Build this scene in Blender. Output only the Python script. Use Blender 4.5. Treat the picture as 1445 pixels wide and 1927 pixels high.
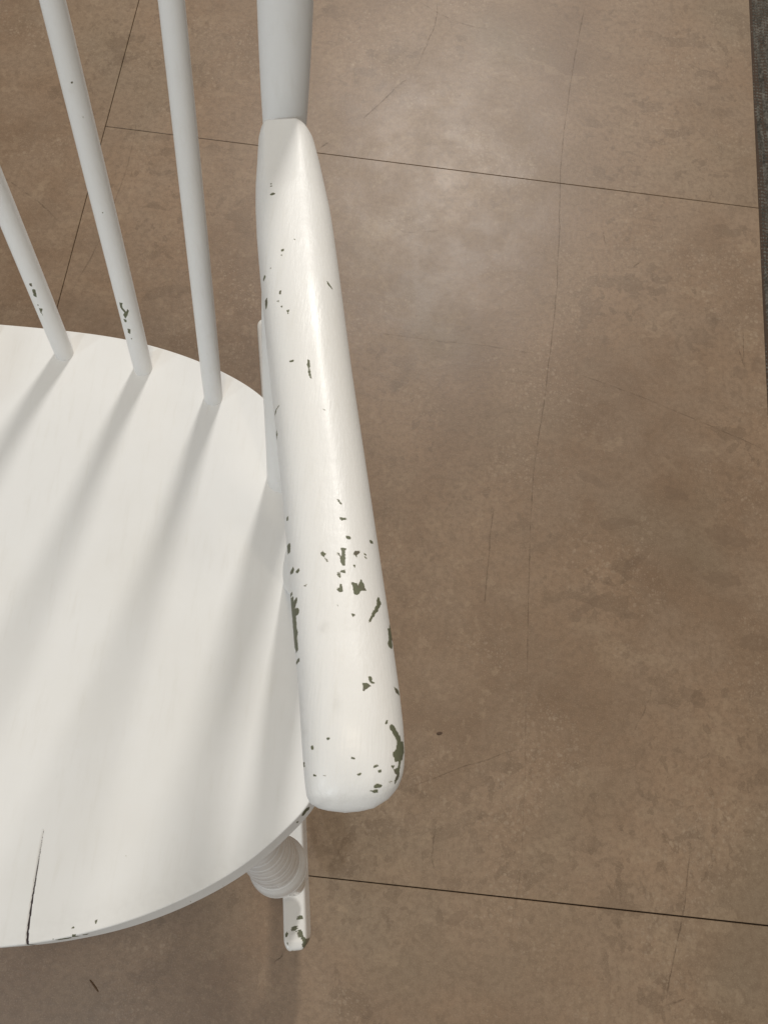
import bpy, math, json, random
import numpy as np
from mathutils import Matrix, Vector
random.seed(7); rng = np.random.default_rng(11)
R_ = math.radians
scene = bpy.context.scene
for o in list(bpy.data.objects): bpy.data.objects.remove(o)

# ------------------------------------------------------------------ camera
cam_d = bpy.data.cameras.new('camera'); cam = bpy.data.objects.new('camera', cam_d)
scene.collection.objects.link(cam); scene.camera = cam
cam_d.sensor_fit = 'VERTICAL'; cam_d.sensor_height = 36.0; cam_d.sensor_width = 27.0
cam_d.lens = 1392.0 / 1927.0 * 36.0
cam_d.clip_start = 0.02; cam_d.clip_end = 100
cam.location = (0, 0, 0.93); cam.rotation_euler = (R_(16.395), R_(-2.865), R_(6.117))

# ------------------------------------------------------------------ world, lamps, exposure
world = bpy.data.worlds.new('World'); scene.world = world; world.use_nodes = True
bg = world.node_tree.nodes['Background']
bg.inputs['Color'].default_value = (1.0, 0.95, 0.88, 1); bg.inputs['Strength'].default_value = 0.285
scene.view_settings.view_transform = 'Standard'; scene.view_settings.look = 'None'
scene.view_settings.exposure = 0.0; scene.view_settings.gamma = 1.0
def lamp(name, loc, target, power, size, color, spread=180):
    d = bpy.data.lights.new(name, 'AREA'); d.shape = 'DISK'; d.size = size; d.energy = power; d.color = color
    d.spread = R_(spread)
    o = bpy.data.objects.new(name, d); scene.collection.objects.link(o); o.location = loc
    o.rotation_euler = (Vector(target) - Vector(loc)).to_track_quat('-Z', 'Y').to_euler()
    return o
WARM = (1.0, 0.93, 0.82); COOL = (0.84, 0.93, 1.0)
lamp('ceiling_or_fill_lamp', (0.16, 2.95, 2.7), (-0.1, 0.2, 0.3), 62, 0.34, (1.0, 0.965, 0.91))
lamp('ceiling_or_fill_lamp', (-0.02, 0.36, 2.6), (0.1, 0.3, 0.0), 6.5, 0.16, (1.0, 0.87, 0.68))
lamp('ceiling_or_fill_lamp', (0.75, -0.70, 2.6), (0.5, -0.3, 0.0), 3.5, 0.20, (1.0, 0.87, 0.68))  # added to brighten the front right floor and the armrest tip
lamp('ceiling_or_fill_lamp', (-2.3, -1.5, 2.5), (-0.2, 0.1, 0.4), 12, 0.07, (0.80, 0.91, 1.0))
lamp('ceiling_or_fill_lamp', (-0.9, -2.1, 2.6), (-0.2, 0.3, 0.6), 17, 0.25, (0.80, 0.91, 1.0))  # soft cool fill added to lift the spindle fronts, not a room lamp

# ------------------------------------------------------------------ helpers
D = json.loads(r'''{"arm":{"f":[[0,0,700],[1,0,0],[0,1,0],[0,0,1]],"p":[[[274.35,-80.75],[275.85,-80.82],[276.22,-81.65],[276.85,-80.76],[276.96,-79.38],[277.54,-80.2],[277.86,-80.35],[278.25,-81.86],[278.75,-82.51],[277.99,-82.8],[277.07,-82.96],[276.23,-84.6],[275.51,-84.41],[275.03,-82.58]],[[282.69,-83.78],[282.88,-84.61],[283.7,-85.57],[283.1,-86.1],[282.99,-87.11],[282.58,-88.3],[281.85,-89.17],[281.45,-90.51],[280.48,-92.36],[280.14,-92.8],[280.3,-91.88],[281.38,-88.87],[282.2,-86.66],[282.42,-84.64]],[[255.97,-84.15],[256.97,-84.26],[257.06,-86.27],[257.81,-85.55],[258.24,-85.19],[258.42,-86.35],[258.16,-87.36],[257.47,-88.07],[257.82,-88.45],[258.9,-88.64],[259.37,-89.6],[259.09,-90.44],[258.21,-90.66],[258.58,-91.94],[258.88,-93.54],[259.35,-95.76],[259.68,-98.91],[260.06,-101.07],[259.66,-101.47],[259.2,-99.88],[258.56,-99.45],[258.45,-97.09],[257.77,-93.61],[257.27,-90.39],[256.6,-88.46],[256.18,-85.49]],[[270.54,-69.59],[271.81,-69.5],[271.41,-70.61],[271.82,-72.01],[271.81,-74.14],[271.98,-75.25],[271.26,-75.3],[270.7,-74.21],[270.45,-72.81],[271.03,-72.06]],[[270.93,-77.35],[272.13,-76.5],[272.14,-77.62],[271.43,-77.84]],[[270.01,-77.76],[270.39,-77.73],[270.56,-78.76],[271.1,-78.9],[270.83,-79.43],[270.2,-78.96]],[[270.91,-81.49],[271.53,-81.51],[271.56,-82.81],[271.85,-83.8],[271.25,-84.11],[270.11,-83.24],[270.84,-82.68]],[[264.52,-71.5],[265.05,-71.04],[265.49,-71.72],[266.01,-71.86],[265.52,-72.86],[265.01,-72.47]],[[274.33,-71.3],[274.9,-70.19],[276.22,-69.74],[276.04,-70.47],[275.43,-71.05],[275.26,-71.95],[274.81,-71.27]],[[269.28,-58.82],[269.78,-58.97],[270.44,-58.92],[271.51,-58.77],[271.54,-59.22],[270.0,-59.63],[269.39,-59.37]],[[271.68,-65.15],[272.81,-65.07],[272.87,-65.98],[271.91,-66.16]],[[279.27,-64.63],[279.91,-64.4],[280.1,-65.01],[279.63,-65.34],[279.2,-65.07]],[[253.23,-66.42],[254.09,-66.36],[254.41,-69.32],[253.77,-69.36],[253.42,-68.23]],[[255.23,-75.94],[255.96,-74.84],[256.38,-75.87],[256.17,-76.86],[255.46,-76.63]],[[257.33,-76.5],[258.08,-76.11],[258.32,-76.96],[257.8,-77.45],[257.32,-77.03]],[[255.76,-82.81],[256.26,-82.61],[256.45,-83.45],[255.97,-83.65]],[[286.73,-90.5],[286.89,-91.8],[287.47,-92.73],[287.69,-94.97],[287.27,-96.27],[287.6,-97.21],[287.41,-98.79],[286.6,-98.78],[285.91,-97.78],[286.54,-96.95],[286.48,-95.05],[285.96,-92.99],[286.49,-92.63]],[[275.08,-90.91],[275.52,-90.65],[276.0,-91.01],[275.51,-91.47]],[[260.21,-103.84],[260.78,-103.75],[260.86,-104.42],[260.31,-104.75],[259.68,-104.33]],[[268.17,-52.61],[268.66,-52.5],[268.89,-53.33],[269.6,-54.04],[268.91,-53.71]],[[260.4,-82.17],[260.92,-81.79],[260.88,-82.31]],[[266.05,-73.46],[266.75,-74.3],[266.45,-74.49]],[[269.55,-71.45],[269.93,-71.35],[270.08,-72.12],[269.68,-71.97]],[[277.62,-70.19],[278.27,-70.32],[278.13,-70.69],[277.68,-70.61]],[[277.91,-71.42],[278.66,-71.55],[278.35,-71.85]],[[274.55,-74.83],[274.92,-74.7],[274.91,-75.51]],[[252.19,-57.0],[252.52,-56.98],[252.57,-58.11],[252.29,-57.94]],[[270.78,-88.22],[271.24,-88.26],[270.96,-88.6]],[[243.2,-15.46],[243.34,-14.17],[244.71,-13.56],[244.92,-13.89],[243.77,-14.42],[243.48,-15.43]],[[243.87,-22.27],[244.52,-22.01],[244.98,-24.05],[244.7,-24.55],[244.09,-24.12]],[[260.5,-17.24],[261.51,-17.66],[261.25,-17.96]],[[279.32,-110.98],[280.47,-110.91],[281.43,-111.57],[280.31,-112.34],[279.66,-112.98]],[[280.75,-109.0],[281.54,-108.95],[281.83,-110.13],[282.54,-110.56],[281.62,-110.71],[280.89,-109.94]],[[288.33,-110.7],[289.73,-111.09],[289.99,-112.25],[289.06,-112.07]],[[287.29,-121.66],[287.8,-121.25],[288.99,-122.46],[289.66,-123.44],[290.32,-124.17],[290.72,-125.4],[291.36,-125.24],[291.65,-127.34],[291.54,-128.58],[291.06,-130.19],[290.56,-130.46],[290.33,-132.04],[290.16,-132.05],[290.31,-130.48],[289.3,-130.6],[289.03,-129.69],[288.51,-129.11],[288.57,-128.49],[289.12,-128.22],[289.6,-126.71],[289.56,-124.96],[288.77,-124.0],[287.44,-122.29]],[[288.97,-132.83],[289.47,-132.52],[290.09,-132.29],[290.46,-132.39],[290.54,-134.17],[290.01,-135.03],[289.42,-136.11],[289.87,-133.97],[289.24,-133.53]],[[290.16,-132.29],[290.43,-130.59],[290.73,-130.58],[290.59,-132.27]],[[283.91,-137.09],[284.51,-136.71],[285.62,-136.72],[285.87,-137.11],[284.91,-137.5],[284.05,-137.59]],[[282.86,-138.41],[283.59,-138.26],[284.68,-138.09],[284.7,-138.55],[283.97,-138.7],[283.48,-138.54]],[[283.35,-132.41],[284.45,-131.92],[284.51,-132.15],[283.48,-132.57]],[[279.23,-134.57],[280.2,-134.24],[280.22,-134.66],[279.37,-134.85]],[[277.49,-130.42],[277.98,-130.23],[278.25,-130.63],[277.89,-130.89]],[[284.76,-133.41],[285.45,-133.2],[285.38,-133.45],[284.82,-133.64]],[[286.1,-120.95],[286.48,-120.49],[286.5,-121.06],[286.12,-121.34]],[[270.85,-125.97],[271.33,-125.65],[271.43,-125.94],[270.99,-126.17]],[[266.61,-128.19],[266.97,-127.92],[267.17,-128.77],[266.8,-128.79]],[[267.99,-135.22],[268.54,-135.26],[268.43,-135.43]],[[270.5,-135.16],[270.99,-135.14],[270.89,-135.42]],[[288.28,-131.91],[288.95,-131.87],[288.66,-132.37]],[[287.93,-135.84],[288.54,-135.69],[288.06,-136.06]],[[264.64,-132.19],[265.0,-132.12],[265.16,-133.12],[264.8,-133.02]],[[230.32,88.31],[231.36,88.75],[232.31,87.98],[231.75,87.39],[230.55,87.54]],[[229.7,94.28],[230.16,94.47],[230.12,93.92]],[[229.77,92.81],[230.41,93.01],[230.38,92.47]],[[238.27,56.48],[239.24,56.76],[239.1,55.95],[238.5,55.64]],[[232.04,46.49],[232.29,47.42],[232.9,45.98],[232.27,45.32]],[[233.98,35.66],[234.75,35.85],[235.09,32.99],[235.04,31.55],[234.78,31.52],[234.37,33.5]],[[257.21,43.03],[257.68,42.66],[258.93,41.0],[259.33,40.45],[258.02,41.21],[257.42,42.04]],[[239.99,35.87],[240.54,36.09],[240.29,34.33],[239.96,34.59]],[[239.43,31.37],[240.02,31.6],[239.93,30.84]],[[241.15,28.39],[241.57,28.54],[241.56,27.86]],[[243.59,25.89],[244.14,26.05],[244.09,25.26]],[[242.66,62.29],[243.17,62.28],[243.08,61.77]],[[238.56,53.76],[239.0,53.86],[238.92,53.36]],[[234.71,48.61],[235.02,48.64],[234.97,48.27]],[[253.5,3.48],[254.24,3.17],[254.31,-0.19],[254.99,-3.1],[255.95,-5.23],[255.45,-4.9],[254.58,-3.14],[253.77,0.51]],[[243.69,25.99],[244.29,26.21],[244.29,24.44]],[[246.99,3.08],[248.44,3.43],[248.22,2.66],[247.15,2.64]]]},"armsm":{"f":[[0,0,700],[1,0,0],[0,1,0],[0,0,1]],"p":[[[266.56,-95.96],[267.62,-94.29],[268.08,-94.42],[267.48,-96.22],[266.91,-96.57]],[[272.06,-115.05],[272.47,-115.29],[273.04,-117.64],[273.37,-118.67],[272.97,-118.57],[272.39,-117.68]],[[262.25,-120.59],[263.06,-122.1],[263.68,-124.35],[264.31,-124.19],[263.24,-122.6]],[[261.23,-113.52],[261.81,-114.02],[262.58,-118.76],[262.22,-119.04]],[[265.58,-142.11],[267.9,-141.32],[272.0,-141.34],[271.12,-142.28],[268.3,-142.87]]]},"seat":{"f":[[0,0,400],[1,0,0],[0,1,0],[0,0,1]],"p":[[[109.5,-227.42],[113.53,-226.43],[117.97,-225.9],[117.41,-226.85],[113.02,-227.62],[110.52,-227.96]],[[119.12,-224.09],[121.34,-223.76],[120.82,-224.96],[122.49,-225.71],[118.72,-225.86]],[[124.47,-224.22],[127.87,-223.72],[126.09,-224.74],[124.58,-224.8]],[[117.33,-221.23],[118.99,-219.62],[119.98,-220.76],[118.16,-220.84]],[[131.08,-216.08],[132.34,-215.67],[132.48,-217.81],[131.68,-217.84]],[[143.1,-179.79],[143.99,-179.37],[143.89,-180.39]],[[178.45,-211.07],[180.13,-210.63],[179.61,-211.62]],[[253.47,-146.23],[255.41,-145.47],[255.24,-146.81],[253.28,-148.9],[252.03,-150.95],[250.65,-151.42],[251.43,-148.99],[252.45,-147.61]],[[247.43,-155.13],[249.07,-154.4],[248.22,-156.01]],[[185.02,-204.38],[185.55,-204.36],[185.39,-205.09]],[[91.98,-231.22],[94.24,-230.78],[95.22,-233.4],[93.35,-233.82]],[[107.8,-226.73],[108.45,-226.7],[108.31,-227.29]],[[203.74,-194.99],[204.44,-195.08],[204.25,-195.71]],[[1.63,142.39],[2.56,142.07],[2.4,141.27]],[[145.84,135.92],[146.7,135.99],[146.69,134.81]]]},"crack":{"f":[[0,0,400],[1,0,0],[0,1,0],[0,0,1]],"p":[[[89.18,-167.33],[89.59,-167.31],[90.41,-183.74],[91.48,-205.82],[92.77,-223.61],[94.95,-234.56],[93.4,-234.63],[91.47,-224.84],[90.42,-208.27],[89.74,-185.03]]]},"s1":{"f":[[30.82,181.98,400.0],[-0.02259,0.24186,0.97005],[-0.86547,-0.49045,0.10213],[0.50046,-0.83724,0.2204]],"p":[[[73.27,4.11],[73.26,2.63],[70.4,3.03],[70.89,4.55]],[[67.94,4.05],[68.24,2.07],[63.89,2.39],[61.01,2.97],[62.0,4.54]],[[50.87,4.41],[50.6,2.17],[47.52,3.96],[43.81,4.01],[46.53,4.68]],[[54.35,4.61],[54.34,3.84],[52.87,4.52]]]},"s2":{"f":[[94.89,173.47,400.0],[0.0185,0.24188,0.97013],[-0.92827,-0.35632,0.10654],[0.37145,-0.90251,0.21794]],"p":[[[70.51,5.12],[70.62,3.23],[66.73,4.0],[62.76,2.15],[65.4,0.88],[63.56,0.1],[59.1,2.11],[56.24,3.81],[59.61,4.67],[61.81,3.47],[65.79,5.32]],[[55.51,5.1],[55.62,3.17],[52.75,3.72],[53.02,5.01]],[[47.04,4.06],[46.4,2.25],[41.73,3.14],[42.79,4.5]],[[37.96,3.67],[37.75,2.72],[35.79,3.29]],[[222.02,0.97],[222.07,-0.18],[220.97,0.1],[221.04,1.07]],[[202.82,-0.55],[202.73,-1.56],[201.55,-1.13]],[[142.81,1.81],[142.68,0.85],[141.61,1.25]]]},"st":{"f":[[215.42,85.79,400.0],[0.04836,0.24164,0.96916],[-0.99281,-0.09476,0.07317],[0.10951,-0.96573,0.23532]],"p":[[[311.67,7.18],[311.84,6.4],[311.23,6.41],[311.17,7.07]]]},"rock":{"f":[[0,0,0],[1,0,0],[0,1,0],[0,0,1]],"p":[[[238.86,-252.2],[241.52,-251.1],[242.44,-249.09],[244.42,-249.0],[245.73,-251.41],[243.21,-251.52],[241.69,-253.07],[239.38,-254.35]],[[233.64,-261.26],[236.82,-260.15],[237.57,-258.65],[239.96,-258.35],[240.1,-262.46],[237.54,-262.08],[235.32,-261.68]],[[229.89,-265.82],[231.13,-263.81],[232.26,-264.25],[231.53,-268.18],[230.4,-267.74]],[[241.95,-262.38],[244.63,-261.58],[246.45,-263.65],[247.24,-266.54],[249.0,-267.93],[251.68,-269.76],[254.48,-274.5],[253.33,-280.35],[249.03,-281.01],[247.82,-279.61],[249.12,-275.69],[246.82,-274.34],[248.2,-271.37],[245.1,-267.12],[244.39,-265.2],[241.62,-264.83]],[[237.06,-281.02],[238.43,-278.07],[239.74,-278.21],[240.85,-283.27],[237.81,-283.4]],[[231.93,-272.54],[233.0,-272.3],[232.93,-273.95]]]},"rocksm":{"f":[[0,0,0],[1,0,0],[0,1,0],[0,0,1]],"p":[[[232.68,-262.77],[239.27,-262.98],[239.99,-264.9],[233.03,-266.66]]]},"armL":[[221.06,142.8,668.01],[219.81,141.08,668.1],[219.46,135.83,668.41],[220.53,120.64,669.35],[221.54,104.33,670.44],[223.2,88.69,671.57],[225.46,73.67,672.76],[228.07,59.23,673.99],[233.23,31.89,676.6],[238.25,6.46,679.4],[243.12,-17.17,682.39],[247.48,-39.14,685.57],[251.36,-59.55,688.94],[254.81,-78.48,692.51],[258.03,-95.99,696.26],[261.16,-112.15,700.2],[263.63,-127.05,704.34],[265.09,-135.4,706.91],[266.17,-140.32,708.53],[267.36,-142.36,709.24],[269.83,-143.41,709.64],[273.37,-144.01,709.91],[276.87,-144.09,710.0]],"armR":[[238.27,144.75],[241.35,142.81],[244.22,137.55],[247.78,123.59],[251.2,107.45],[254.48,91.87],[257.2,76.8],[259.82,62.27],[264.54,34.7],[268.9,9.05],[273.31,-14.78],[277.36,-36.92],[281.09,-57.48],[284.5,-76.54],[287.61,-94.18],[290.29,-110.48],[291.74,-121.14],[292.3,-128.39],[292.08,-133.32],[290.71,-137.07],[288.35,-140.0],[284.48,-142.55],[281.02,-143.5],[276.87,-144.09]],"facet":[[239.89,131.87],[239.41,80.85],[239.33,35.63]],"rods":[[[30.82,181.98,400.0],[-0.02259,0.24186,0.97005]],[[94.89,173.47,400.0],[0.0185,0.24188,0.97013]],[[153.77,151.43,400.0],[0.04804,0.24164,0.96918]],[[215.42,85.79,400.0],[0.04836,0.24164,0.96916]]],"post":[[234.6,4.98,400.0],[260.14,-43.41,655.0]],"legA":[227.48,-176.92,356.41],"legB":[227.19,-191.37,267.82],"rocker_pts":{"front":[238.22,-260.21,76.09],"rearL":[128.12,416.84,135.32]}}''')
def link(o): scene.collection.objects.link(o); return o
def mesh_np(name, V, F, mat, parent=None, attrs=None, smooth=True):
    """V (n,3) array, F (m,4) int array of quads, or list of polygons."""
    me = bpy.data.meshes.new(name); V = np.asarray(V, np.float32)
    if isinstance(F, np.ndarray):
        n = len(F); k = F.shape[1]
        me.vertices.add(len(V)); me.vertices.foreach_set('co', V.ravel())
        me.loops.add(n * k); me.loops.foreach_set('vertex_index', F.astype(np.int32).ravel())
        me.polygons.add(n); me.polygons.foreach_set('loop_start', np.arange(n, dtype=np.int32) * k)
        me.update(calc_edges=True)
    else:
        me.from_pydata([tuple(v) for v in V], [], F); me.update()
    me.validate()
    me.polygons.foreach_set('use_smooth', np.full(len(me.polygons), smooth))
    if attrs:
        for k, a in attrs.items():
            at = me.attributes.new(k, 'FLOAT', 'POINT'); at.data.foreach_set('value', np.asarray(a, np.float32))
    if mat: me.materials.append(mat)
    o = bpy.data.objects.new(name, me); link(o)
    if parent: o.parent = parent
    return o
def grid_faces(nu, nv, wrap_v=True, wrap_u=False):
    iu = np.arange(nu if wrap_u else nu - 1); iv = np.arange(nv if wrap_v else nv - 1)
    a, b = np.meshgrid(iu, iv, indexing='ij'); a2 = (a + 1) % nu; b2 = (b + 1) % nv
    return np.stack([a * nv + b, a * nv + b2, a2 * nv + b2, a2 * nv + b], -1).reshape(-1, 4)
def poly_sd(P, poly):
    """signed distance (negative inside) of points P (n,2) to a polygon, mm"""
    poly = np.asarray(poly, float); n = len(poly); d2 = np.full(len(P), 1e9); ins = np.zeros(len(P), bool)
    for i in range(n):
        a, b = poly[i], poly[(i + 1) % n]; e = b - a; w = P - a
        t = np.clip((w @ e) / max(e @ e, 1e-9), 0, 1); q = w - t[:, None] * e
        d2 = np.minimum(d2, (q * q).sum(1))
        c = (a[1] > P[:, 1]) != (b[1] > P[:, 1])
        with np.errstate(divide='ignore', invalid='ignore'):
            xi = a[0] + (P[:, 1] - a[1]) / (b[1] - a[1]) * e[0]
        ins ^= c & (P[:, 0] < xi)
    return np.where(ins, -1, 1) * np.sqrt(d2)
def wear_field(V, spec, soft=0.55, lim=9.0, facing=None, grow=0.0):
    """0..1 wear value per vertex from outlines lying on the surface (frame spec['f'] in mm)"""
    f = np.array(spec['f'], float); X = V * 1000.0 - f[0]
    u, v, n = X @ f[1], X @ f[2], X @ f[3]; out = np.zeros(len(V))
    ok = np.abs(n) < lim
    if facing is not None: ok &= facing
    P = np.stack([u, v], 1)
    for poly in spec['p']:
        a = np.array(poly); lo = a.min(0) - 2.5 * soft; hi = a.max(0) + 2.5 * soft
        m = ok & (P[:, 0] > lo[0]) & (P[:, 0] < hi[0]) & (P[:, 1] > lo[1]) & (P[:, 1] < hi[1])
        if not m.any(): continue
        i = np.where(m)[0]
        out[i] = np.maximum(out[i], np.clip(0.5 - (poly_sd(P[i], a) - grow) / (2 * soft), 0, 1))
    return out
def catmull(P, n, closed=False):
    P = np.asarray(P, float)
    t = np.r_[0, np.cumsum(np.sqrt(np.linalg.norm(np.diff(P, axis=0), axis=1)))] if not closed else None
    if closed:
        Q = np.vstack([P[-3:], P, P[:3]]); t = np.r_[0, np.cumsum(np.linalg.norm(np.diff(Q, axis=0), axis=1))]
        s = np.linspace(t[3], t[3 + len(P)], n, endpoint=False)
    else:
        Q = P; s = np.linspace(t[0], t[-1], n)
    m = np.gradient(Q, t, axis=0)
    k = np.clip(np.searchsorted(t, s, 'right') - 1, 0, len(t) - 2); h = t[k + 1] - t[k]; x = ((s - t[k]) / h)[:, None]; h = h[:, None]
    return (2*x**3-3*x**2+1)*Q[k] + (x**3-2*x**2+x)*h*m[k] + (-2*x**3+3*x**2)*Q[k+1] + (x**3-x**2)*h*m[k+1]
def smoothstep(a, b, x):
    t = np.clip((x - a) / (b - a), 0, 1); return t * t * (3 - 2 * t)
def add_normals_facing(V, F, nrm, thr=0.0):
    a = V[F[:, 0]]; b = V[F[:, 1]]; c = V[F[:, 2]]; d = V[F[:, 3]]
    fn = np.cross(c - a, d - b); N = np.zeros_like(V)
    for k in range(4): np.add.at(N, F[:, k], fn)
    N /= np.linalg.norm(N, axis=1)[:, None] + 1e-12
    return N

# ------------------------------------------------------------------ materials
def new_mat(name):
    m = bpy.data.materials.new(name); m.use_nodes = True; nt = m.node_tree
    return m, nt, nt.nodes, nt.links, nt.nodes['Principled BSDF']
class NB:
    def __init__(s, nt): s.nt = nt; s.n = nt.nodes; s.l = nt.links
    def put(s, sock, v):
        if isinstance(v, bpy.types.NodeSocket): s.l.new(v, sock)
        else: sock.default_value = v
    def math(s, op, a, b=None, clamp=False):
        n = s.n.new('ShaderNodeMath'); n.operation = op; n.use_clamp = clamp
        s.put(n.inputs[0], a)
        if b is not None: s.put(n.inputs[1], b)
        return n.outputs[0]
    def noise(s, vec, scale, detail=4, rough=0.55, dist=0.0, out='Fac'):
        n = s.n.new('ShaderNodeTexNoise'); s.put(n.inputs['Vector'], vec)
        n.inputs['Scale'].default_value = scale; n.inputs['Detail'].default_value = detail
        n.inputs['Roughness'].default_value = rough; n.inputs['Distortion'].default_value = dist
        return n.outputs[out]
    def voro(s, vec, scale, feature='F1', out='Distance'):
        n = s.n.new('ShaderNodeTexVoronoi'); s.put(n.inputs['Vector'], vec); n.feature = feature
        n.inputs['Scale'].default_value = scale; return n.outputs[out]
    def ramp(s, fac, a, b, lo=0.0, hi=1.0, smooth=True):
        n = s.n.new('ShaderNodeMapRange'); n.interpolation_type = 'SMOOTHSTEP' if smooth else 'LINEAR'
        s.put(n.inputs['Value'], fac)
        n.inputs['From Min'].default_value = a; n.inputs['From Max'].default_value = b
        n.inputs['To Min'].default_value = lo; n.inputs['To Max'].default_value = hi
        return n.outputs['Result']
    def mix(s, fac, a, b, mode='MIX'):
        n = s.n.new('ShaderNodeMix'); n.data_type = 'RGBA'; n.blend_type = mode
        s.put(n.inputs['Factor'], fac); s.put(n.inputs['A'], a if not isinstance(a, tuple) else (*a, 1)); s.put(n.inputs['B'], b if not isinstance(b, tuple) else (*b, 1))
        return n.outputs['Result']
    def vmath(s, op, a, b=None, scale=None):
        n = s.n.new('ShaderNodeVectorMath'); n.operation = op; s.put(n.inputs[0], a)
        if b is not None: s.put(n.inputs[1], b)
        if scale is not None: s.put(n.inputs['Scale'], scale)
        return n.outputs['Value'] if op in ('DOT_PRODUCT', 'LENGTH', 'DISTANCE') else n.outputs['Vector']
    def attr(s, name):
        n = s.n.new('ShaderNodeAttribute'); n.attribute_name = name; return n.outputs['Fac']
    def bump(s, height, strength, dist, normal=None):
        n = s.n.new('ShaderNodeBump'); s.put(n.inputs['Height'], height)
        n.inputs['Strength'].default_value = strength; n.inputs['Distance'].default_value = dist
        if normal is not None: s.l.new(normal, n.inputs['Normal'])
        return n.outputs['Normal']
    def objco(s):
        return s.n.new('ShaderNodeTexCoord').outputs['Object']
    def scalev(s, vec, sx, sy, sz):
        n = s.n.new('ShaderNodeVectorMath'); n.operation = 'MULTIPLY'; s.put(n.inputs[0], vec); n.inputs[1].default_value = (sx, sy, sz); return n.outputs[0]

def white_paint(name, rough=0.34, coat=0.0, worn=True, grain=(60, 9, 60), grain_amt=0.10):
    m, nt, N, L, P = new_mat(name); b = NB(nt); co = b.objco()
    base = b.mix(b.noise(co, 14, 3), (0.79, 0.782, 0.765), (0.83, 0.825, 0.81))
    base = b.mix(b.ramp(b.noise(co, 5.5, 5, 0.6), 0.42, 0.70, 0, 0.55), base, (0.755, 0.738, 0.70))
    base = b.mix(b.ramp(b.noise(b.scalev(co, *grain), 5, 4, 0.65), 0.50, 0.78, 0, 0.30), base, (0.70, 0.68, 0.63))
    dust = b.ramp(b.noise(co, 900, 2, 0.7), 0.74, 0.80)
    base = b.mix(b.math('MULTIPLY', dust, 0.22), base, (0.42, 0.39, 0.33))
    rg = b.ramp(b.noise(co, 38, 4), 0.3, 0.7, rough - 0.05, rough + 0.07)
    grainn = b.noise(b.scalev(co, *grain), 16, 4, 0.6)
    peel = b.noise(co, 420, 2)
    h = b.math('ADD', b.math('MULTIPLY', grainn, 0.6), b.math('MULTIPLY', peel, 0.4))
    nrm = b.bump(h, grain_amt, 0.0006)
    if worn:
        ch = b.attr('chip'); jag = b.noise(co, 850, 3, 0.65)
        e = b.math('ADD', ch, b.math('MULTIPLY', b.math('SUBTRACT', jag, 0.5), 1.1))
        mask = b.ramp(e, 0.44, 0.56)
        green = b.mix(b.noise(co, 160, 3), (0.100, 0.106, 0.062), (0.155, 0.162, 0.098))
        wood = b.mix(b.ramp(b.noise(co, 300, 2), 0.55, 0.7), green, (0.120, 0.105, 0.072))
        sm = b.attr('smudge'); smn = b.math('MULTIPLY', sm, b.ramp(b.noise(co, 200, 4), 0.3, 0.75, 0.15, 0.75))
        base = b.mix(smn, base, (0.30, 0.28, 0.24))
        cr = b.attr('crack')
        lip = b.math('MULTIPLY', b.ramp(e, 0.30, 0.44), 0.65)
        base = b.mix(lip, base, (0.52, 0.50, 0.43))
        base = b.mix(mask, base, wood)
        base = b.mix(b.ramp(cr, 0.48, 0.85), base, (0.03, 0.018, 0.02))
        rg = b.mix(mask, rg, (0.7, 0.7, 0.7))
        nrm = b.bump(b.math('SUBTRACT', 1.0, mask), 0.55, 0.0005, nrm)
    L.new(base, P.inputs['Base Color']); L.new(rg, P.inputs['Roughness']); L.new(nrm, P.inputs['Normal'])
    P.inputs['IOR'].default_value = 1.5
    P.inputs['Coat Weight'].default_value = coat; P.inputs['Coat Roughness'].default_value = 0.24 if coat < 0.3 else 0.13
    L.new(b.bump(h, grain_amt * 0.55, 0.0004), P.inputs['Coat Normal'])
    return m
M_ARM = white_paint('worn_white_gloss_paint', 0.43, coat=0.12, grain=(70, 6, 70), grain_amt=0.30)
M_SEAT = white_paint('white_satin_seat_paint', 0.55, grain=(40, 5, 20), grain_amt=0.10)
M_ROD = white_paint('white_satin_rod_paint', 0.45, grain=(60, 60, 8), grain_amt=0.08)
M_LEG = white_paint('white_gloss_leg_paint', 0.30, coat=0.35, grain=(20, 20, 20), grain_amt=0.06)

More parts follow.
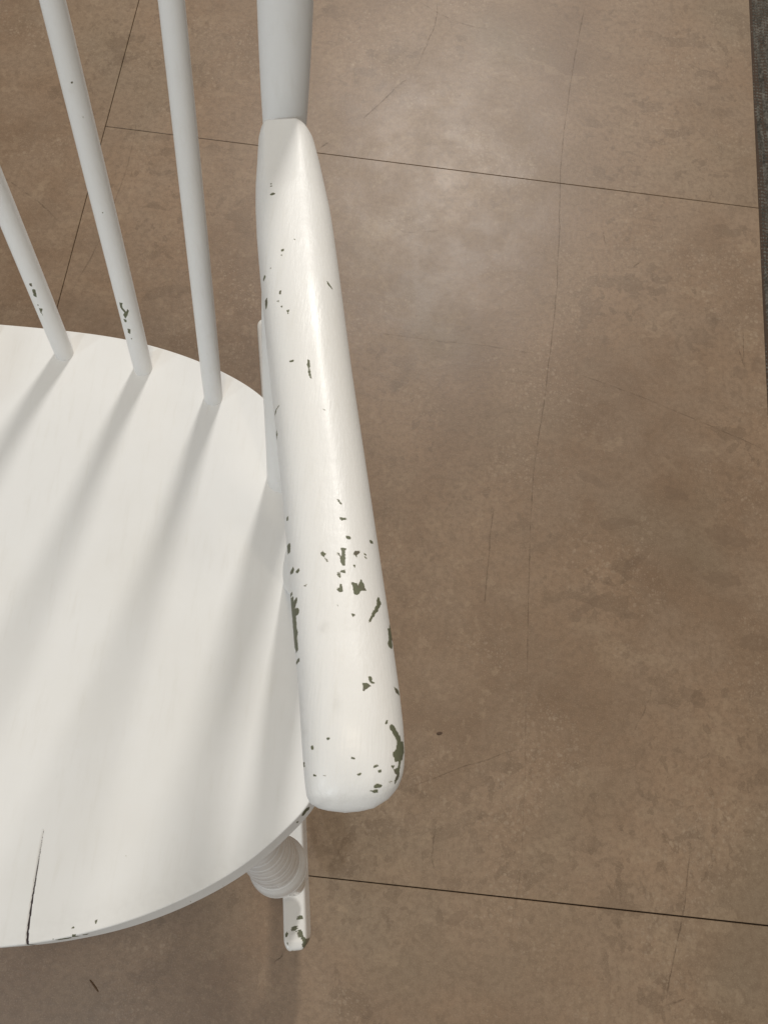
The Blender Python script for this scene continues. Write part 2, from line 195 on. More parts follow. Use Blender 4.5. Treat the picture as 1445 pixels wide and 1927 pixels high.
# ------------------------------------------------------------------ floor: joints, tiles, carpet
def floor_material():
    m, nt, N, L, P = new_mat('stone_look_vinyl_tile'); b = NB(nt)
    geo = N.new('ShaderNodeNewGeometry').outputs['Position']
    oi = N.new('ShaderNodeObjectInfo').outputs['Random']
    off = N.new('ShaderNodeCombineXYZ'); L.new(b.math('MULTIPLY', oi, 0.0), off.inputs[0])
    p = b.vmath('ADD', geo, off.outputs[0])
    warp = b.vmath('ADD', p, b.vmath('SCALE', b.noise(p, 9, 3, out='Color'), scale=0.05))
    big = b.noise(warp, 3.4, 5, 0.6); mid = b.noise(warp, 15, 5, 0.62); fine = b.noise(p, 130, 4, 0.7); grit = b.noise(p, 640, 2, 0.8)
    col = b.mix(b.ramp(big, 0.3, 0.72), (0.150, 0.093, 0.057), (0.245, 0.163, 0.108))
    col = b.mix(b.ramp(mid, 0.36, 0.68, 0.0, 0.55), col, (0.215, 0.150, 0.104))
    # greyer zones
    col = b.mix(b.ramp(b.noise(p, 2.6, 3), 0.5, 0.7, 0, 0.45), col, (0.175, 0.138, 0.096))
    # trowelled smears, darker and flatter than the rest
    zone = b.noise(p, 3.6, 4, 0.6)
    w2 = b.vmath('ADD', p, b.vmath('SCALE', b.noise(p, 22, 4, out='Color'), scale=0.022))
    for sx, sy, sc, th, off, amt in ((1.0, 1.7, 16, 0.59, 0.0, 0.38), (1.5, 1.0, 38, 0.60, 3.7, 0.40), (1.0, 1.0, 75, 0.63, 7.1, 0.30)):
        q = b.vmath('ADD', b.scalev(w2, sx, sy, 1), (off, off, off))
        sm = b.noise(q, sc, 5, 0.5); k = b.math('MULTIPLY', b.ramp(sm, th, th + 0.022), b.ramp(zone, 0.42, 0.60))
        col = b.mix(b.math('MULTIPLY', k, amt), col, (0.105, 0.066, 0.040))
        k = b.math('MULTIPLY', b.ramp(sm, 1 - th, 1 - th - 0.022), b.ramp(b.noise(q, 3.1, 3), 0.42, 0.60))
        col = b.mix(b.math('MULTIPLY', k, amt * 0.75), col, (0.285, 0.205, 0.140))
    # paler pebbled patches
    for sc, lo in ((150, 0.60), (290, 0.55)):
        vn = N.new('ShaderNodeTexVoronoi'); L.new(w2, vn.inputs['Vector']); vn.inputs['Scale'].default_value = sc
        cr = N.new('ShaderNodeSeparateColor'); L.new(vn.outputs['Color'], cr.inputs[0])
        cell = b.math('MULTIPLY', b.ramp(cr.outputs[0], lo, lo + 0.1), b.ramp(vn.outputs['Distance'], 0.30, 0.40, 1, 0))
        cell = b.math('MULTIPLY', cell, b.ramp(b.noise(p, 6.5, 4), 0.46, 0.62, 0.06, 1))
        col = b.mix(b.math('MULTIPLY', cell, 0.34), col, (0.315, 0.240, 0.180))
    col = b.mix(b.ramp(fine, 0.38, 0.66, 0.0, 0.42), col, (0.122, 0.078, 0.048))
    col = b.mix(b.ramp(grit, 0.54, 0.72, 0.0, 0.42), col, (0.33, 0.25, 0.17))
    col = b.mix(b.ramp(b.noise(p, 420, 2, 0.7), 0.69, 0.75, 0.0, 0.55), col, (0.07, 0.045, 0.028))
    # hand-placed worn patches (ellipses on the floor, metres)
    jag = b.math('MULTIPLY', b.math('SUBTRACT', b.noise(p, 95, 5, 0.65), 0.5), 1.5)
    tot = b.ramp(b.math('ADD', b.attr('patch'), b.math('MULTIPLY', jag, 0.6)), 0.48, 0.52)
    col = b.mix(b.math('MULTIPLY', tot, 0.32), col, (0.115, 0.072, 0.045))
    col = b.mix(1.0, col, (1.25, 1.25, 1.18), 'MULTIPLY')
    L.new(col, P.inputs['Base Color'])
    rg = b.ramp(mid, 0.3, 0.7, 0.41, 0.49)
    L.new(rg, P.inputs['Roughness'])
    h = b.math('ADD', b.math('MULTIPLY', fine, 0.6), b.math('MULTIPLY', grit, 0.4))
    P.inputs['Specular IOR Level'].default_value = 0.6
    L.new(b.bump(h, 0.30, 0.0009), P.inputs['Normal'])
    P.inputs['IOR'].default_value = 1.5
    return m
LINES = [([tuple(v / 1000 for v in q) for q in pts], w / 1000, s) for pts, w, s in (
    ([[258,1209],[241,1058],[230,907],[228,837],[230,731],[228,595],[223,493],[215,403],[210,326],[212,203],[217,76]], 2.0, 0.55),
    ([[161,305],[159,254],[157,162]], 2.6, 0.45), ([[269,511],[353,489],[443,460],[536,428]], 2.2, 0.40),
    ([[216,76],[220,-54],[218,-141],[212,-196]], 2.0, 0.25), ([[420,-92],[408,-161],[390,-251]], 2.2, 0.60),
    ([[389,-255],[413,-246]], 2.5, 0.7), ([[86,-56],[132,-33],[213,1]], 1.8, 0.45), ([[-85,904],[-42,964],[-21,996]], 2.2, 0.6),
    ([[10,1167],[12,1121],[3,1074],[-9,1022]], 2.0, 0.55), ([[-17,1156],[38,1131],[100,1118]], 1.8, 0.5),
    ([[-419,778],[-428,654],[-455,535]], 2.5, 0.35), ([[-423,877],[-420,748]], 2.5, 0.3), ([[-599,722],[-545,692],[-498,657]], 3.0, 0.45),
    ([[-28,539],[48,536],[124,538],[215,535]], 2.0, 0.35), ([[-143,840],[-125,860]], 2.6, 0.7), ([[-34,735],[1,707],[55,720]], 2.0, 0.25),
    ([[293,769],[302,727]], 2.2, 0.45), ([[343,696],[355,710]], 2.2, 0.6), ([[-49,-254],[-39,-242]], 1.6, 0.8),
    ([[118,-91],[116,-123],[121,-145]], 2.8, 0.4), ([[506,555],[496,588]], 3.2, 0.5), ([[505,633],[507,547]], 2.4, 0.4), ([[350,33],[366,67],[373,93]], 2.0, 0.4),
    ([[-49,-300],[-50,-360]], 2.0, 0.3))]
PATCH = [(x / 1000, y / 1000, a / 1000, c / 1000, ang) for x, y, a, c, ang in (
    (281,611,30,10,62), (326,299,26,8,14), (288,358,20,7,-25), (476,299,32,13,-8), (507,161,22,12,10), (467,240,25,10,0), (405,350,18,9,-10),
    (273,169,9,7,0), (471,1084,9,6,0), (290,184,19,6,40), (423,86,20,8,-20), (273,623,9,20,5), (87,-94,8,9,0), (466,1055,7,4,0),
    (530,560,12,16,60), (500,545,9,14,80), (350,250,16,6,30), (96,560,14,5,20), (395,-160,4,8,-20), (150,-190,14,6,30), (-160,560,24,10,40))]
M_FLOOR = floor_material()
TS = 1.0; GAP = 0.0011; TZ = 0.004
def bevel_slab(x0, x1, y0, y1, z0, z1, bv):
    V = [(x0, y0, z0), (x1, y0, z0), (x1, y1, z0), (x0, y1, z0), (x0, y0, z1 - bv), (x1, y0, z1 - bv), (x1, y1, z1 - bv), (x0, y1, z1 - bv),
         (x0 + bv, y0 + bv, z1), (x1 - bv, y0 + bv, z1), (x1 - bv, y1 - bv, z1), (x0 + bv, y1 - bv, z1)]
    F = [(3, 2, 1, 0), (8, 9, 10, 11)] + [(i, (i + 1) % 4, 4 + (i + 1) % 4, 4 + i) for i in range(4)] + [(4 + i, 4 + (i + 1) % 4, 8 + (i + 1) % 4, 8 + i) for i in range(4)]
    return V, F
m, nt, N, L, P = new_mat('dark_joint'); P.inputs['Base Color'].default_value = (0.060, 0.037, 0.023, 1); P.inputs['Roughness'].default_value = 0.9
M_JOINT = m
V, F = bevel_slab(-2.6, 3.2, -2.6, 4.2, -0.06, 0.0 - TZ, 0.002)
floor = mesh_np('floor', V, F, M_JOINT, smooth=False); floor['kind'] = 'structure'; floor['label'] = 'brown stone look tiled floor under the white chair'
CX, EX = -0.467, 0.538          # left joint and edge beside the carpet
AY, BY = 0.832, -0.1635         # the two cross joints in view
def tile(x0, x1, y0, y1, dz=0.0, fine=None):
    """a tile slab; in view its top carries a grid with the worn patches as a point value"""
    g = GAP / 2; x0 += g; x1 -= g; y0 += g; y1 -= g; bv = 0.00045
    if fine is None:
        V, F = bevel_slab(x0, x1, y0, y1, -TZ + 0.0002, dz, bv)
        return mesh_np('floor_tile', V, F, M_FLOOR, floor, smooth=False)
    nx, ny = fine; xs = np.r_[x0, np.linspace(x0 + bv, x1 - bv, nx), x1]; ys = np.r_[y0, np.linspace(y0 + bv, y1 - bv, ny), y1]
    X, Y = np.meshgrid(xs, ys, indexing='ij'); Z = np.full(X.shape, dz); Z[0] = Z[-1] = dz - bv; Z[:, 0] = Z[:, -1] = dz - bv
    V = np.stack([X, Y, Z], -1).reshape(-1, 3); n1, n2 = X.shape; F = grid_faces(n1, n2, False)
    rim = np.r_[np.arange(0, n1 * n2, n2), (n1 - 1) * n2 + np.arange(1, n2), np.arange((n1 - 1) * n2 - 1, 0, -n2), np.arange(n2 - 2, 0, -1)]
    low = V[rim].copy(); low[:, 2] = -TZ + 0.0002; k = len(V); q = np.arange(len(rim)); q2 = (q + 1) % len(rim)
    F = np.vstack([F, np.stack([rim[q], rim[q2], k + q2, k + q], -1)]); V = np.vstack([V, low])
    f = np.zeros(len(V))
    for (px, py, a, c, ang) in PATCH:
        ca, sa = math.cos(R_(ang)), math.sin(R_(ang)); u = ((V[:, 0] - px) * ca + (V[:, 1] - py) * sa) / a; v = (-(V[:, 0] - px) * sa + (V[:, 1] - py) * ca) / c
        f = np.maximum(f, np.clip(1 - 0.5 * np.sqrt(u * u + v * v), 0, 1))
    return mesh_np('floor_tile', V, F, M_FLOOR, floor, dict(patch=f), smooth=False)
for (y0, y1) in ((BY - 2 * TS, BY - TS), (BY - TS, BY), (BY, AY), (AY, AY + TS), (AY + TS, AY + 2 * TS), (AY + 2 * TS, AY + 3 * TS)):
    tile(CX, EX, y0, y1, rng.uniform(-0.0002, 0.0001), (230, 230) if -1.5 < y0 < 1 else None)
    if abs(y0 - (BY - TS)) < 1e-6: floor.children[-1].rotation_euler = (0, 0, -0.0012)
for k in range(-2, 4):
    tile(CX - TS, CX, 0.36 + k * TS, 0.36 + (k + 1) * TS, rng.uniform(-0.0003, 0.0))
    tile(CX - 2 * TS, CX - TS, -0.1 + k * TS, -0.1 + (k + 1) * TS, rng.uniform(-0.0003, 0.0))
# scuffs and hairline marks that run over the tiles
def scratch_material():
    m, nt, N, L, P = new_mat('scuff'); b = NB(nt); p = N.new('ShaderNodeNewGeometry').outputs['Position']
    P.inputs['Base Color'].default_value = (0.085, 0.052, 0.030, 1); P.inputs['Roughness'].default_value = 0.6
    e = b.attr('edge'); k = b.ramp(b.noise(p, 60, 4, 0.65), 0.34, 0.62, 0.15, 1.0); k2 = b.ramp(b.noise(p, 420, 2), 0.3, 0.6, 0.4, 1.0)
    L.new(b.math('MULTIPLY', b.math('MULTIPLY', e, k), k2), P.inputs['Alpha'])
    return m
M_SCUFF = scratch_material()
def scratch(pts, w, s):
    C = catmull(np.array(pts), max(12, int(len(pts) * 14))) if len(pts) > 2 else np.linspace(pts[0], pts[1], 14)
    n = len(C); C = C + np.cumsum(rng.normal(0, 0.00035, C.shape), 0) * np.sin(np.linspace(0, np.pi, n))[:, None]
    T = np.gradient(C, axis=0); T /= np.linalg.norm(T, axis=1)[:, None]; Nn = np.stack([-T[:, 1], T[:, 0]], 1)
    ww = w * (0.55 + 0.45 * rng.random(n)); V = []; E = []
    tp = np.minimum(1, np.minimum(np.arange(n), np.arange(n)[::-1]) / 4)
    for j, (o, e) in enumerate(((-1, 0), (-0.25, 1), (0.25, 1), (1, 0))):
        V.append(np.c_[C + Nn * (ww * o)[:, None], np.full(n, 0.00035)]); E.append(e * s * tp)
    V = np.stack(V, 1).reshape(-1, 3); E = np.stack(E, 1).ravel()
    mesh_np('scratch', V, grid_faces(n, 4, False), M_SCUFF, floor, dict(edge=E))
for pts, w, s in LINES: scratch(pts, w * 0.62, min(1, s * 0.70))
# carpet: looped cords running along the tile edge
def carpet():
    nx, ny = 150, 1500; xs = np.linspace(EX + 0.0022, EX + 0.24, nx); ys = np.linspace(-0.3, 1.95, ny)
    X, Y = np.meshgrid(xs, ys, indexing='ij')
    pitch = 0.0052; col = np.floor((X - EX) / pitch); fr = (X - EX) / pitch - col
    ph = np.sin(col * 12.9898) * 43758.5; ph -= np.floor(ph)
    lp = np.sin((Y / 0.0065 + ph) * 2 * np.pi)
    h = 0.0032 * np.sqrt(np.clip(1 - (2 * fr - 1) ** 2, 0, 1)) * (0.62 + 0.38 * lp)
    h += rng.normal(0, 0.00035, X.shape) + 0.0012 * np.sin(Y * 31 + col * 2.1) * np.sin(Y * 7.7)
    edge = smoothstep(0.0, 0.006, X - xs[0]); Z = -0.0052 + h * (0.35 + 0.65 * edge)
    X = X + rng.normal(0, 0.0003, X.shape)
    V = np.stack([X, Y, Z], -1).reshape(-1, 3)
    m, nt, N, L, P = new_mat('grey_loop_carpet'); b = NB(nt); co = b.objco()
    c = b.mix(b.ramp(b.noise(b.scalev(co, 1, 0.35, 1), 170, 4, 0.7), 0.36, 0.66), (0.050, 0.045, 0.037), (0.185, 0.172, 0.148))
    c = b.mix(b.ramp(b.noise(co, 24, 3), 0.35, 0.7, 0, 0.5), c, (0.075, 0.066, 0.054))
    c = b.mix(b.ramp(b.noise(co, 1500, 2), 0.6, 0.75, 0, 0.6), c, (0.28, 0.26, 0.23))
    L.new(c, P.inputs['Base Color']); P.inputs['Roughness'].default_value = 0.95; P.inputs['Specular IOR Level'].default_value = 0.15
    o = mesh_np('carpet', V, grid_faces(nx, ny, False)[:, ::-1], m); o['kind'] = 'structure'; o['label'] = 'grey brown looped carpet along the tile edge'
    V, F = bevel_slab(EX + 0.2395, 2.6, -0.3, 1.95, -0.0045, -0.0028, 0.0005)
    o2 = mesh_np('carpet_field', V, F, m, o, smooth=False)
carpet()

# ------------------------------------------------------------------ the chair (local frame: x right, y back, z up, seat plane z = 0.4)
yaw, tilt = R_(3), R_(5)
chair = bpy.data.objects.new('rocking_chair', None); link(chair)
chair.empty_display_size = 0.1
bx = Vector((math.cos(yaw), math.sin(yaw), 0)); back = Vector((-math.sin(yaw), math.cos(yaw), 0))
yb = back * math.cos(tilt) - Vector((0, 0, 1)) * math.sin(tilt); up = bx.cross(yb)
CM = Matrix((bx, yb, up)).transposed().to_4x4(); CM.translation = Vector((-0.27820286, 0.0462322, 0.00152212))
chair.matrix_world = CM
chair['label'] = 'white painted spindle back rocking chair with chipped armrest showing green paint'; chair['category'] = 'rocking chair'
Mi = np.array(CM.inverted()); Mw = np.array(CM)
def w2l(P): P = np.asarray(P, float); return P @ Mi[:3, :3].T + Mi[:3, 3]

# seat ---------------------------------------------------------------
HALF = [(0,204.8),(28,203.8),(56,202),(77,199.6),(96,196),(137,184.3),(158,175.8),(188.3,158.3),(208,140),(228,116),(250,78),(266,34),(274,-12),(276.5,-58),(271,-105),(258.3,-147.5),(242.8,-165.9),(221.4,-186),(184.9,-208.2),(153,-221.1),(118,-230),(78,-235.4),(40,-237.6),(0,-238.2)]
def seat_mesh():
    ring = [(x, y) for x, y in HALF] + [(-66 - x, y) for x, y in HALF[::-1]]
    dense = catmull(np.array(ring) / 1000, 6000, True)
    # spend the angular resolution where wear shows
    seg = np.linalg.norm(np.roll(dense, -1, 0) - dense, axis=1); s = np.r_[0, np.cumsum(seg)[:-1]]
    w = np.full(len(dense), 1 / 0.004)
    x, y = dense[:, 0], dense[:, 1]
    w[(y < -0.10) & (x > 0.03)] = 1 / 0.0008
    w[(y < -0.22) & (np.abs(x - 0.094) < 0.034)] = 1 / 0.00035
    cum = np.r_[0, np.cumsum(w * seg)]; n = int(cum[-1]); tgt = np.linspace(0, cum[-1], n, endpoint=False)
    idx = np.interp(tgt, cum, np.arange(len(dense) + 1)); i0 = np.floor(idx).astype(int) % len(dense); f = (idx - np.floor(idx))[:, None]
    O = dense[i0] * (1 - f) + dense[(i0 + 1) % len(dense)] * f
    T = np.roll(O, -1, 0) - np.roll(O, 1, 0); T /= np.linalg.norm(T, axis=1)[:, None]; Nn = np.stack([T[:, 1], -T[:, 0]], 1)
    if (Nn * O).sum() < 0: Nn = -Nn
    c = np.array([-0.033, -0.02]); rings = []
    Rt, Th, Rb = 0.0014, 0.024, 0.005
    ext = (0.0048 * smoothstep(0.03, 0.19, np.abs(O[:, 0])) * smoothstep(0.0, -0.13, O[:, 1]) + 0.0014 * smoothstep(-0.15, -0.2, O[:, 1]))[:, None]
    OT = O - Nn * ext
    def zdish(P):
        rr = np.abs((P[:, 0] + 0.033) / 0.265) ** 2.4 + np.abs((P[:, 1] + 0.022) / 0.175) ** 2.4
        return -0.0135 * smoothstep(1.0, 0.0, rr ** 0.42)
    for a in np.linspace(0, np.pi / 2, 5): rings.append((O - Nn * (Rb * (1 - math.sin(a)) + 0.003), np.full(n, -Th + Rb * (1 - math.cos(a)))))
    bt = np.array([0.5, 0.75]); pre = [(c + (O - c) * k, np.full(n, -Th)) for k in (0.02, 0.5, 0.9)]
    mid = [(O - Nn * 0.003 * max(0, 1 - 4 * t) - Nn * ext * t, np.full(n, -Th + Rb + (Th - Rb - Rt) * t)) for t in np.linspace(0.1, 1, 26)]
    top = [(OT - Nn * Rt * (1 - math.cos(a)), -Rt + Rt * math.sin(a) + np.zeros(n)) for a in np.linspace(0, np.pi / 2, 9)[1:]]
    ins = [(OT - Nn * d, np.zeros(n)) for d in np.arange(0.0018, 0.034, 0.0006)]
    inner = ins[-1][0]
    ins += [(c + (inner - c) * k, np.zeros(n)) for k in np.r_[np.linspace(1, 0.7, 62)[1:], np.linspace(0.7, 0, 36)[1:-1], 0.004]]
    allr = pre + rings + mid + top + ins
    V = np.concatenate([np.c_[p, z + (zdish(p) if i >= len(pre) + len(rings) + len(mid) + len(top) - 1 else 0)] for i, (p, z) in enumerate(allr)])
    F = grid_faces(len(allr), n, True)
    V[:, 2] += 0.4
    face = V[:, 2] > 0.375
    chip = wear_field(V, D['seat'], 0.5, 30, face); crack = wear_field(V, D['crack'], 0.28, 30, face, 0.05)
    V[:, 2] -= 0.0012 * (crack > 0.5)
    Nv = add_normals_facing(V, F, None)
    if Nv[-n:, 2].mean() < 0: F = F[:, ::-1]
    sm = 0.35 * smoothstep(0.018, 0.0, np.abs(V[:, 1] + 0.236 - (V[:, 0] ** 2) * 1.2)) * (V[:, 2] > 0.39)
    return mesh_np('seat', V, F, M_SEAT, chair, dict(chip=chip, crack=crack, smudge=sm * 0.3))
seat_mesh()
def seat_z(x, y):
    rr = abs((x + 0.033) / 0.265) ** 2.4 + abs((y + 0.022) / 0.175) ** 2.4
    return 0.4 - 0.0135 * float(smoothstep(1.0, 0.0, np.array(rr ** 0.42)))

# turned rods --------------------------------------------------------
def rod(name, B, d, prof, mat, parent=chair, nv=40, dense=1, wear=None, smudge_base=0.0):
    """prof: list of (distance along, radius); returns a closed lathe along d from B"""
    B = np.array(B, float); d = np.array(d, float); d /= np.linalg.norm(d)
    ref = np.array([1., 0, 0]); v = np.cross(d, ref); v /= np.linalg.norm(v); u = np.cross(v, d)
    prof = np.array(prof, float); s = prof[:, 0]; r = prof[:, 1]
    a = np.linspace(0, 2 * np.pi, nv, endpoint=False)
    V = B + s[:, None, None] * d + r[:, None, None] * (np.cos(a)[None, :, None] * u + np.sin(a)[None, :, None] * v)
    V = V.reshape(-1, 3); F = grid_faces(len(s), nv)
    chip = np.zeros(len(V))
    if wear is not None:
        Nn = V - (B + ((V - B) @ d)[:, None] * d); chip = wear_field(V, wear, 0.45, 40, (Nn @ np.array(wear['f'][3])) > 0)
    foot = np.repeat(((s > -0.0025) & (s < 0.0008)).astype(float), nv) * (np.tile(0.5 + 0.5 * np.sin(a * 1.0 + 2.2), len(s)) > 0.35) if smudge_base else np.zeros(len(V))
    o = mesh_np(name, V, F, mat, parent, dict(chip=chip, crack=foot * 0.49, smudge=np.zeros(len(V))))
    return o
def smooth_prof(pts, n):
    pts = np.array(pts, float); s = np.linspace(pts[0, 0], pts[-1, 0], n); m = np.gradient(pts[:, 1], pts[:, 0])
    k = np.clip(np.searchsorted(pts[:, 0], s, 'right') - 1, 0, len(pts) - 2); h = pts[k + 1, 0] - pts[k, 0]; x = (s - pts[k, 0]) / h
    r = (2*x**3-3*x**2+1)*pts[k,1] + (x**3-2*x**2+x)*h*m[k] + (-2*x**3+3*x**2)*pts[k+1,1] + (x**3-x**2)*h*m[k+1]
    return np.stack([s, r], 1)
RODS = [(np.array(b) / 1000, np.array(d)) for b, d in D['rods']]
TOP = 0.52
MIR = lambda p: np.array([-0.066 - p[0], p[1], p[2]])
spr = lambda fine: np.vstack([[(-0.006, 0.0), (-0.006, 0.0069)], smooth_prof([(-0.004, 0.0072), (0.02, 0.0073), (0.12, 0.0072), (0.25, 0.0066), (0.4, 0.0060), (TOP, 0.0056)], 900 if fine else 500), [(TOP, 0.0)]])
for k, (B, d) in enumerate(RODS[:3]):
    B = B.copy(); B[2] = seat_z(B[0], B[1])
    wear = (D['s1'], D['s2'], None)[k]
    rod('spindle', B, d, spr(wear is not None), M_ROD, nv=96 if wear else 60, wear=wear, smudge_base=1)
    rod('spindle', MIR(B), d * [-1, 1, 1], spr(False), M_ROD)
rod('spindle', [-0.033, 0.184, seat_z(-0.033, 0.184)], [-0.045, 0.242, 0.969], spr(False), M_ROD)
STP = np.vstack([[(-0.008, 0.0), (-0.008, 0.0118)], smooth_prof([(-0.006, 0.0121), (0.03, 0.0123), (0.12, 0.0135), (0.20, 0.0120), (0.262, 0.0098), (0.285, 0.0107), (0.34, 0.0118), (0.42, 0.0118), (TOP + 0.02, 0.0105)], 420), [(TOP + 0.02, 0.0)]])
B, d = RODS[3]; B = B.copy(); B[2] = seat_z(B[0], B[1])
rod('back_post', B, d, STP, M_ROD, nv=80, wear=D['st'], smudge_base=1)
rod('back_post', MIR(B), d * [-1, 1, 1], STP[::6], M_ROD)
# crest rail joining the tops
def crest():
    tops = [RODS[3], RODS[2], RODS[1], RODS[0]]
    R = [b + d * (TOP + 0.01) for b, d in tops]; pts = [p for p in R] + [MIR(p) for p in R[::-1]]
    e0 = R[0] + [0.03, -0.012, 0.0]; pts = [e0] + pts + [MIR(e0)]
    C = catmull(np.array(pts), 60); a = np.linspace(0, 2 * np.pi, 28, endpoint=False)
    prof = np.stack([0.011 * np.sign(np.cos(a)) * np.abs(np.cos(a)) ** 0.6, 0.034 * np.sign(np.sin(a)) * np.abs(np.sin(a)) ** 0.7], 1)
    V = []
    for i, c in enumerate(C):
        k = 1 - 0.35 * (abs(i / 59 - 0.5) * 2) ** 3
        V.append(c + prof[:, :1] * np.array([0, 0.97, -0.24]) + prof[:, 1:] * k * np.array([0, 0.24, 0.97]) + np.array([0, 0.007, 0.028]))
    V = np.concatenate([np.tile(V[0].mean(0), (28, 1))] + V + [np.tile(V[-1].mean(0), (28, 1))])
    z = np.zeros(len(V))
    mesh_np('crest_rail', V, grid_faces(62, 28), M_ROD, chair, dict(chip=z, crack=z, smudge=z))
crest()

# armrests -----------------------------------------------------------
AL = np.array(D['armL']) / 1000; AR = np.array(D['armR']) / 1000
FAC = np.array(D['facet']) / 1000
def armrest(side, nu, nv, wear):
    y0, y1 = AL[0, 1] - 0.0052, AL[-1, 1]
    t = np.linspace(0, 1, nu); yy = y0 + (y1 - y0) * (0.5 - 0.5 * np.cos(np.pi * t)) * 0.35 + (y1 - y0) * t * 0.65
    yo = yy + 0.006 * smoothstep(0.06, 0.0, y0 - yy)
    L = np.interp(-yo, -AL[:, 1], AL[:, 0]); Rr = np.interp(-yo, -AR[:, 1], AR[:, 0])
    def sm(a, w):
        k = np.hanning(2 * w + 1); k /= k.sum(); p = np.r_[np.full(w, a[0]) , a, np.full(w, a[-1])]; return np.convolve(p, k, 'valid')
    cov = smoothstep(0.0, 0.012, np.minimum(y0 - yy, yy - y1))
    w_ = max(3, nu // 60); L = L * (1 - cov) + sm(L, w_) * cov; Rr = Rr * (1 - cov) + sm(Rr, w_) * cov
    c = (L + Rr) / 2; hw = np.maximum((Rr - L) / 2, 1e-5)
    a = np.linspace(0, 2 * np.pi, nv, endpoint=False)
    ca, sa = np.cos(a), np.sin(a)
    # end rounding of the thickness
    df = yy - y1; dr = y0 - yy
    nose = np.sqrt(np.clip(1 - np.clip(1 - df / 0.042, 0, 1) ** 2.3, 0, 1)); tail = np.clip(1 - np.clip(1 - dr / 0.0035, 0, 1) ** 2.4, 0, 1) ** 0.5
    htop = 0.0145 * nose * (0.25 + 0.75 * tail); hbot = 0.0125 * (0.35 + 0.65 * nose) * (0.3 + 0.7 * tail)
    htop *= 0.86 + 0.14 * smoothstep(0.02, 0.11, dr)
    zc = np.interp(-yy, -AL[:, 1], AL[:, 2]) - 0.004 * (1 - nose)
    ex, ez = 2.55, 2.15
    X = np.sign(ca) * np.abs(ca) ** (2 / ex); Z = np.sign(sa) * np.abs(sa) ** (2 / ez)
    x = c[:, None] + hw[:, None] * X[None]
    z = zc[:, None] + np.where(sa[None] >= 0, htop[:, None] * Z[None], hbot[:, None] * np.sign(Z)[None] * np.abs(Z[None]) ** 0.8)
    # flat cut at the rear inner corner
    fx = np.interp(-yy, -FAC[:, 1], FAC[:, 0]); fx = np.where(yy > FAC[0, 1], FAC[0, 0], fx)
    amt = smoothstep(0.15, 0.03, dr); fz = zc[:, None] + htop[:, None] * 0.985 - (fx[:, None] - x) * 0.17 + (1 - amt[:, None]) * 0.02
    k = 0.0006; mn = 0.5 * (z + fz - np.sqrt((z - fz) ** 2 + k * k)); z = np.where(sa[None] > 0, mn, z)
    bz = zc[:, None] + htop[:, None] * 0.70 + (x - (L[:, None] + 0.0026)) * 2.4 + 0.03 * smoothstep(0.075, 0.03, dr)[:, None] + 0.03 * smoothstep(0.035, 0.012, df)[:, None]
    k = 0.0005; mn = 0.5 * (z + bz - np.sqrt((z - bz) ** 2 + k * k)); z = np.where(sa[None] > 0.02, mn, z)
    V = np.stack([x if side > 0 else -0.066 - x, np.repeat(yy[:, None], nv, 1), z], -1).reshape(-1, 3)
    F = grid_faces(nu, nv)
    if side > 0: F = F[:, ::-1]
    zero = np.zeros(len(V)); at = dict(chip=zero, crack=zero, smudge=zero)
    if wear:
        upf = np.tile(sa > -0.45, nu)
        at = dict(chip=wear_field(V, D['arm'], 0.45, 60, upf, 0.12), crack=zero, smudge=wear_field(V, D['armsm'], 1.6, 60, upf) * 0.5)
    return mesh_np('armrest', V, F, M_ARM, chair, at)
armrest(1, 700, 260, True); armrest(-1, 120, 60, False)
# front posts under the armrests
p0, p1 = [np.array(p) / 1000 for p in D['post']]; p1 = p1 * [1, 1, 1]; ln = np.linalg.norm(p1 - p0)
PP = np.vstack([[(-0.016, 0.0), (-0.016, 0.0105)], smooth_prof([(-0.015, 0.0105), (0.02, 0.0112), (0.08, 0.0120), (0.15, 0.0115), (ln - 0.02, 0.0098), (ln + 0.002, 0.0095)], 60), [(ln + 0.002, 0.0)]])
for sgn in (1, -1):
    rod('arm_post', p0 if sgn > 0 else MIR(p0), (p1 - p0) * [sgn, 1, 1], PP, M_ROD)

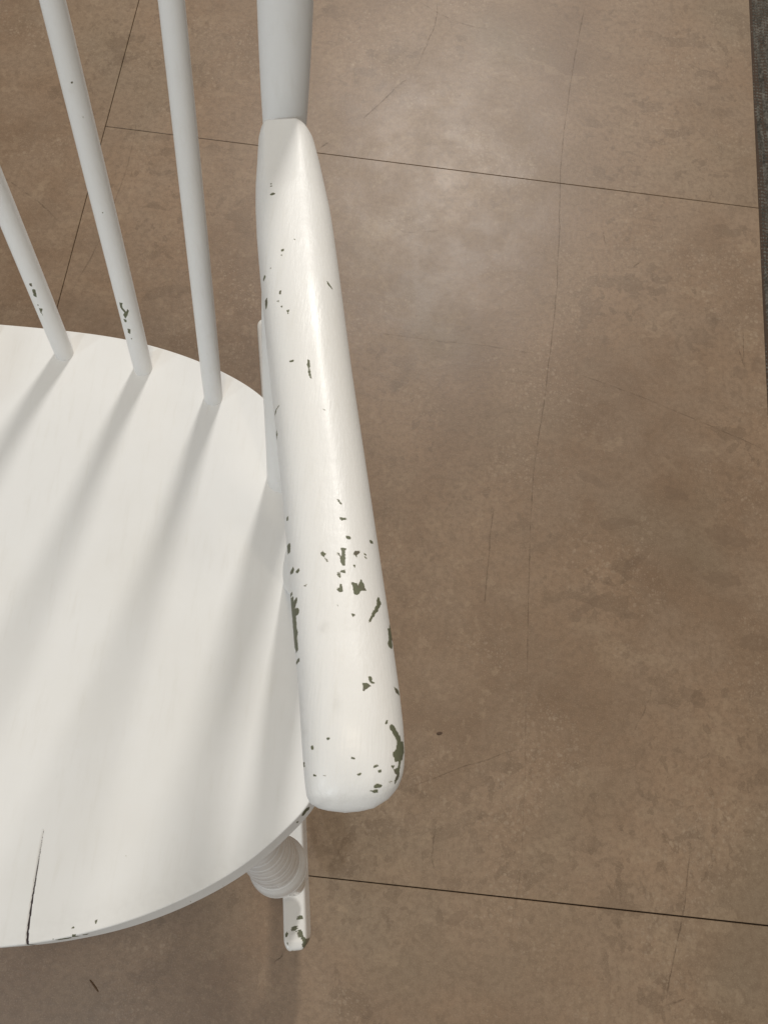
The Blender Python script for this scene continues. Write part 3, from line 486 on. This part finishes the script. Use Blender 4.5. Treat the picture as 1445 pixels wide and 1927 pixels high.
# rockers (arc that touches the floor) --------------------------------
def rocker(side):
    fr = np.array([0.2382, -0.2602]); re = np.array([0.1412, 0.4168]); dirv = (fr - re) / np.linalg.norm(fr - re)
    Lr = np.linalg.norm(fr - re) + 0.021 + 0.004; st_ = re - dirv * 0.004
    nu, nv = 420, 120; s = np.linspace(0, Lr, nu)
    base = st_[None] + s[:, None] * dirv[None]
    RW = 0.98
    lat = np.array([-dirv[1], dirv[0]]); lat = lat if lat[0] > 0 else -lat
    # world-space bottom height of the arc, contact point near the seat centre
    yl = base[:, 1]; yc = 0.085
    a = np.linspace(0, 2 * np.pi, nv, endpoint=False); ca, sa = np.cos(a), np.sin(a)
    X = np.sign(ca) * np.abs(ca) ** 0.24; Z = np.sign(sa) * np.abs(sa) ** 0.24
    V = np.zeros((nu, nv, 3))
    for i in range(nu):
        e = min(s[i], Lr - s[i]); k = math.sqrt(max(0.0, 1 - max(0.0, 1 - e / 0.013) ** 2))
        wf = 0.0117 * (0.22 + 0.78 * k) * max(min(1, e / 0.0004), 0.02); hf = max(0.0215 * (0.55 + 0.45 * k) * min(1, (e + 0.00005) / 0.0006), 1e-4)
        dy = yl[i] - yc; zb = RW - math.sqrt(RW * RW - dy * dy)
        flare = 0.0032 * (1 - Z) * 0.5
        px = base[i, 0] + lat[0] * (wf * X + flare); py = base[i, 1] + lat[1] * (wf * X)
        # height given in the world: convert along local z so that the arc rolls on the floor
        zw = zb + 0.0218 + hf * Z
        zl = (zw - Mw[2, 3] - Mw[2, 0] * px - Mw[2, 1] * py) / Mw[2, 2]
        V[i] = np.stack([px if side > 0 else -0.080 - px, py, zl], -1)
    V = V.reshape(-1, 3); F = grid_faces(nu, nv)
    if side < 0: F = F[:, ::-1]
    zero = np.zeros(len(V)); at = dict(chip=zero, crack=zero, smudge=zero)
    if side > 0:
        upf = np.tile(sa > -0.5, nu)
        at = dict(chip=wear_field(V, D['rock'], 0.5, 200, upf, 0.3), crack=zero, smudge=wear_field(V, D['rocksm'], 1.2, 200, upf) * 0.6)
    o = mesh_np('rocker', V, F, M_LEG, chair, at)
    return o
rocker(1); rocker(-1)

# turned legs ----------------------------------------------------------
def leg(T, E, fine):
    T = np.array(T); E = np.array(E); ln = np.linalg.norm(E - T); d = (E - T) / ln
    s = np.linspace(-0.004, ln, 520 if fine else 90)
    pts = [(-0.004, 0.0150), (0.03, 0.0162), (0.07, 0.0184), (0.11, 0.0203), (0.150, 0.0212), (0.157, 0.0212), (0.160, 0.0215), (0.169, 0.0240), (0.179, 0.0250), (0.185, 0.0248), (0.189, 0.0237), (0.195, 0.0206), (0.204, 0.0165), (0.235, 0.0148), (0.262, 0.0140), (ln, 0.0125)]
    pr = smooth_prof(pts, len(s)); r = pr[:, 1]
    rib = ((s > 0.012) & (s < 0.157)); ph = (s - 0.012) / 0.0128 + 0.16 * np.sin(s * 310)
    r = r - np.where(rib, 0.00042 * np.exp(-((ph - np.round(ph)) / 0.15) ** 2), 0)
    r = r - 0.0011 * np.exp(-((s - 0.1800) / 0.0008) ** 2) - 0.0008 * np.exp(-((s - 0.1590) / 0.0008) ** 2)
    prof = np.vstack([[(s[0], 0.0)], np.stack([s, r], 1), [(s[-1], 0.0)]])
    return rod('leg', T, d, prof, M_LEG, nv=90 if fine else 32)
FL_T, FL_E = (0.210, -0.158, 0.3815), (0.2340, -0.2170, 0.1060)
leg(FL_T, FL_E, True); leg(MIR(FL_T), MIR(FL_E), False)
leg((0.135, 0.12, 0.3785), (0.1585, 0.295, 0.118), False); leg(MIR((0.135, 0.12, 0.3785)), MIR((0.1585, 0.295, 0.118)), False)

# ------------------------------------------------------------------ bits of dirt on the floor
def crumb(name, x, y, sx, sy, sz, rot, col, label, cat):
    import bmesh
    bm = bmesh.new(); bmesh.ops.create_icosphere(bm, subdivisions=3, radius=1)
    r2 = random.Random(int(x * 1e4))
    ks = [(Vector((r2.uniform(-1, 1), r2.uniform(-1, 1), r2.uniform(-1, 1))).normalized(), r2.uniform(-.35, .35)) for _ in range(9)]
    for v in bm.verts:
        n = v.co.normalized(); f = 1 + sum(k * max(0, n.dot(q)) ** 3 for q, k in ks)
        v.co = Vector((n.x * sx * f, n.y * sy * f, max(-0.15, n.z) * sz * f))
    me = bpy.data.meshes.new(name); bm.to_mesh(me); bm.free()
    for p in me.polygons: p.use_smooth = True
    m, nt, N, L, P = new_mat(name + '_matter'); b = NB(nt)
    L.new(b.mix(b.noise(b.objco(), 700, 3), tuple(c * 0.6 for c in col), tuple(c * 1.5 for c in col)), P.inputs['Base Color']); P.inputs['Roughness'].default_value = 0.8
    me.materials.append(m); o = bpy.data.objects.new(name, me); link(o); o.location = (x, y, 0.0001); o.rotation_euler = (0, 0, R_(rot))
    o['label'] = label; o['category'] = cat
    return o
crumb('crumb', 0.113, 0.008, 0.0034, 0.0018, 0.0012, 20, (0.085, 0.050, 0.030), 'brown crumb lying on the floor to the right of the armrest front', 'crumb')
crumb('splinter', -0.238, -0.294, 0.0075, 0.0011, 0.0008, -42, (0.11, 0.065, 0.035), 'dark brown splinter on the floor in front of the seat', 'splinter')
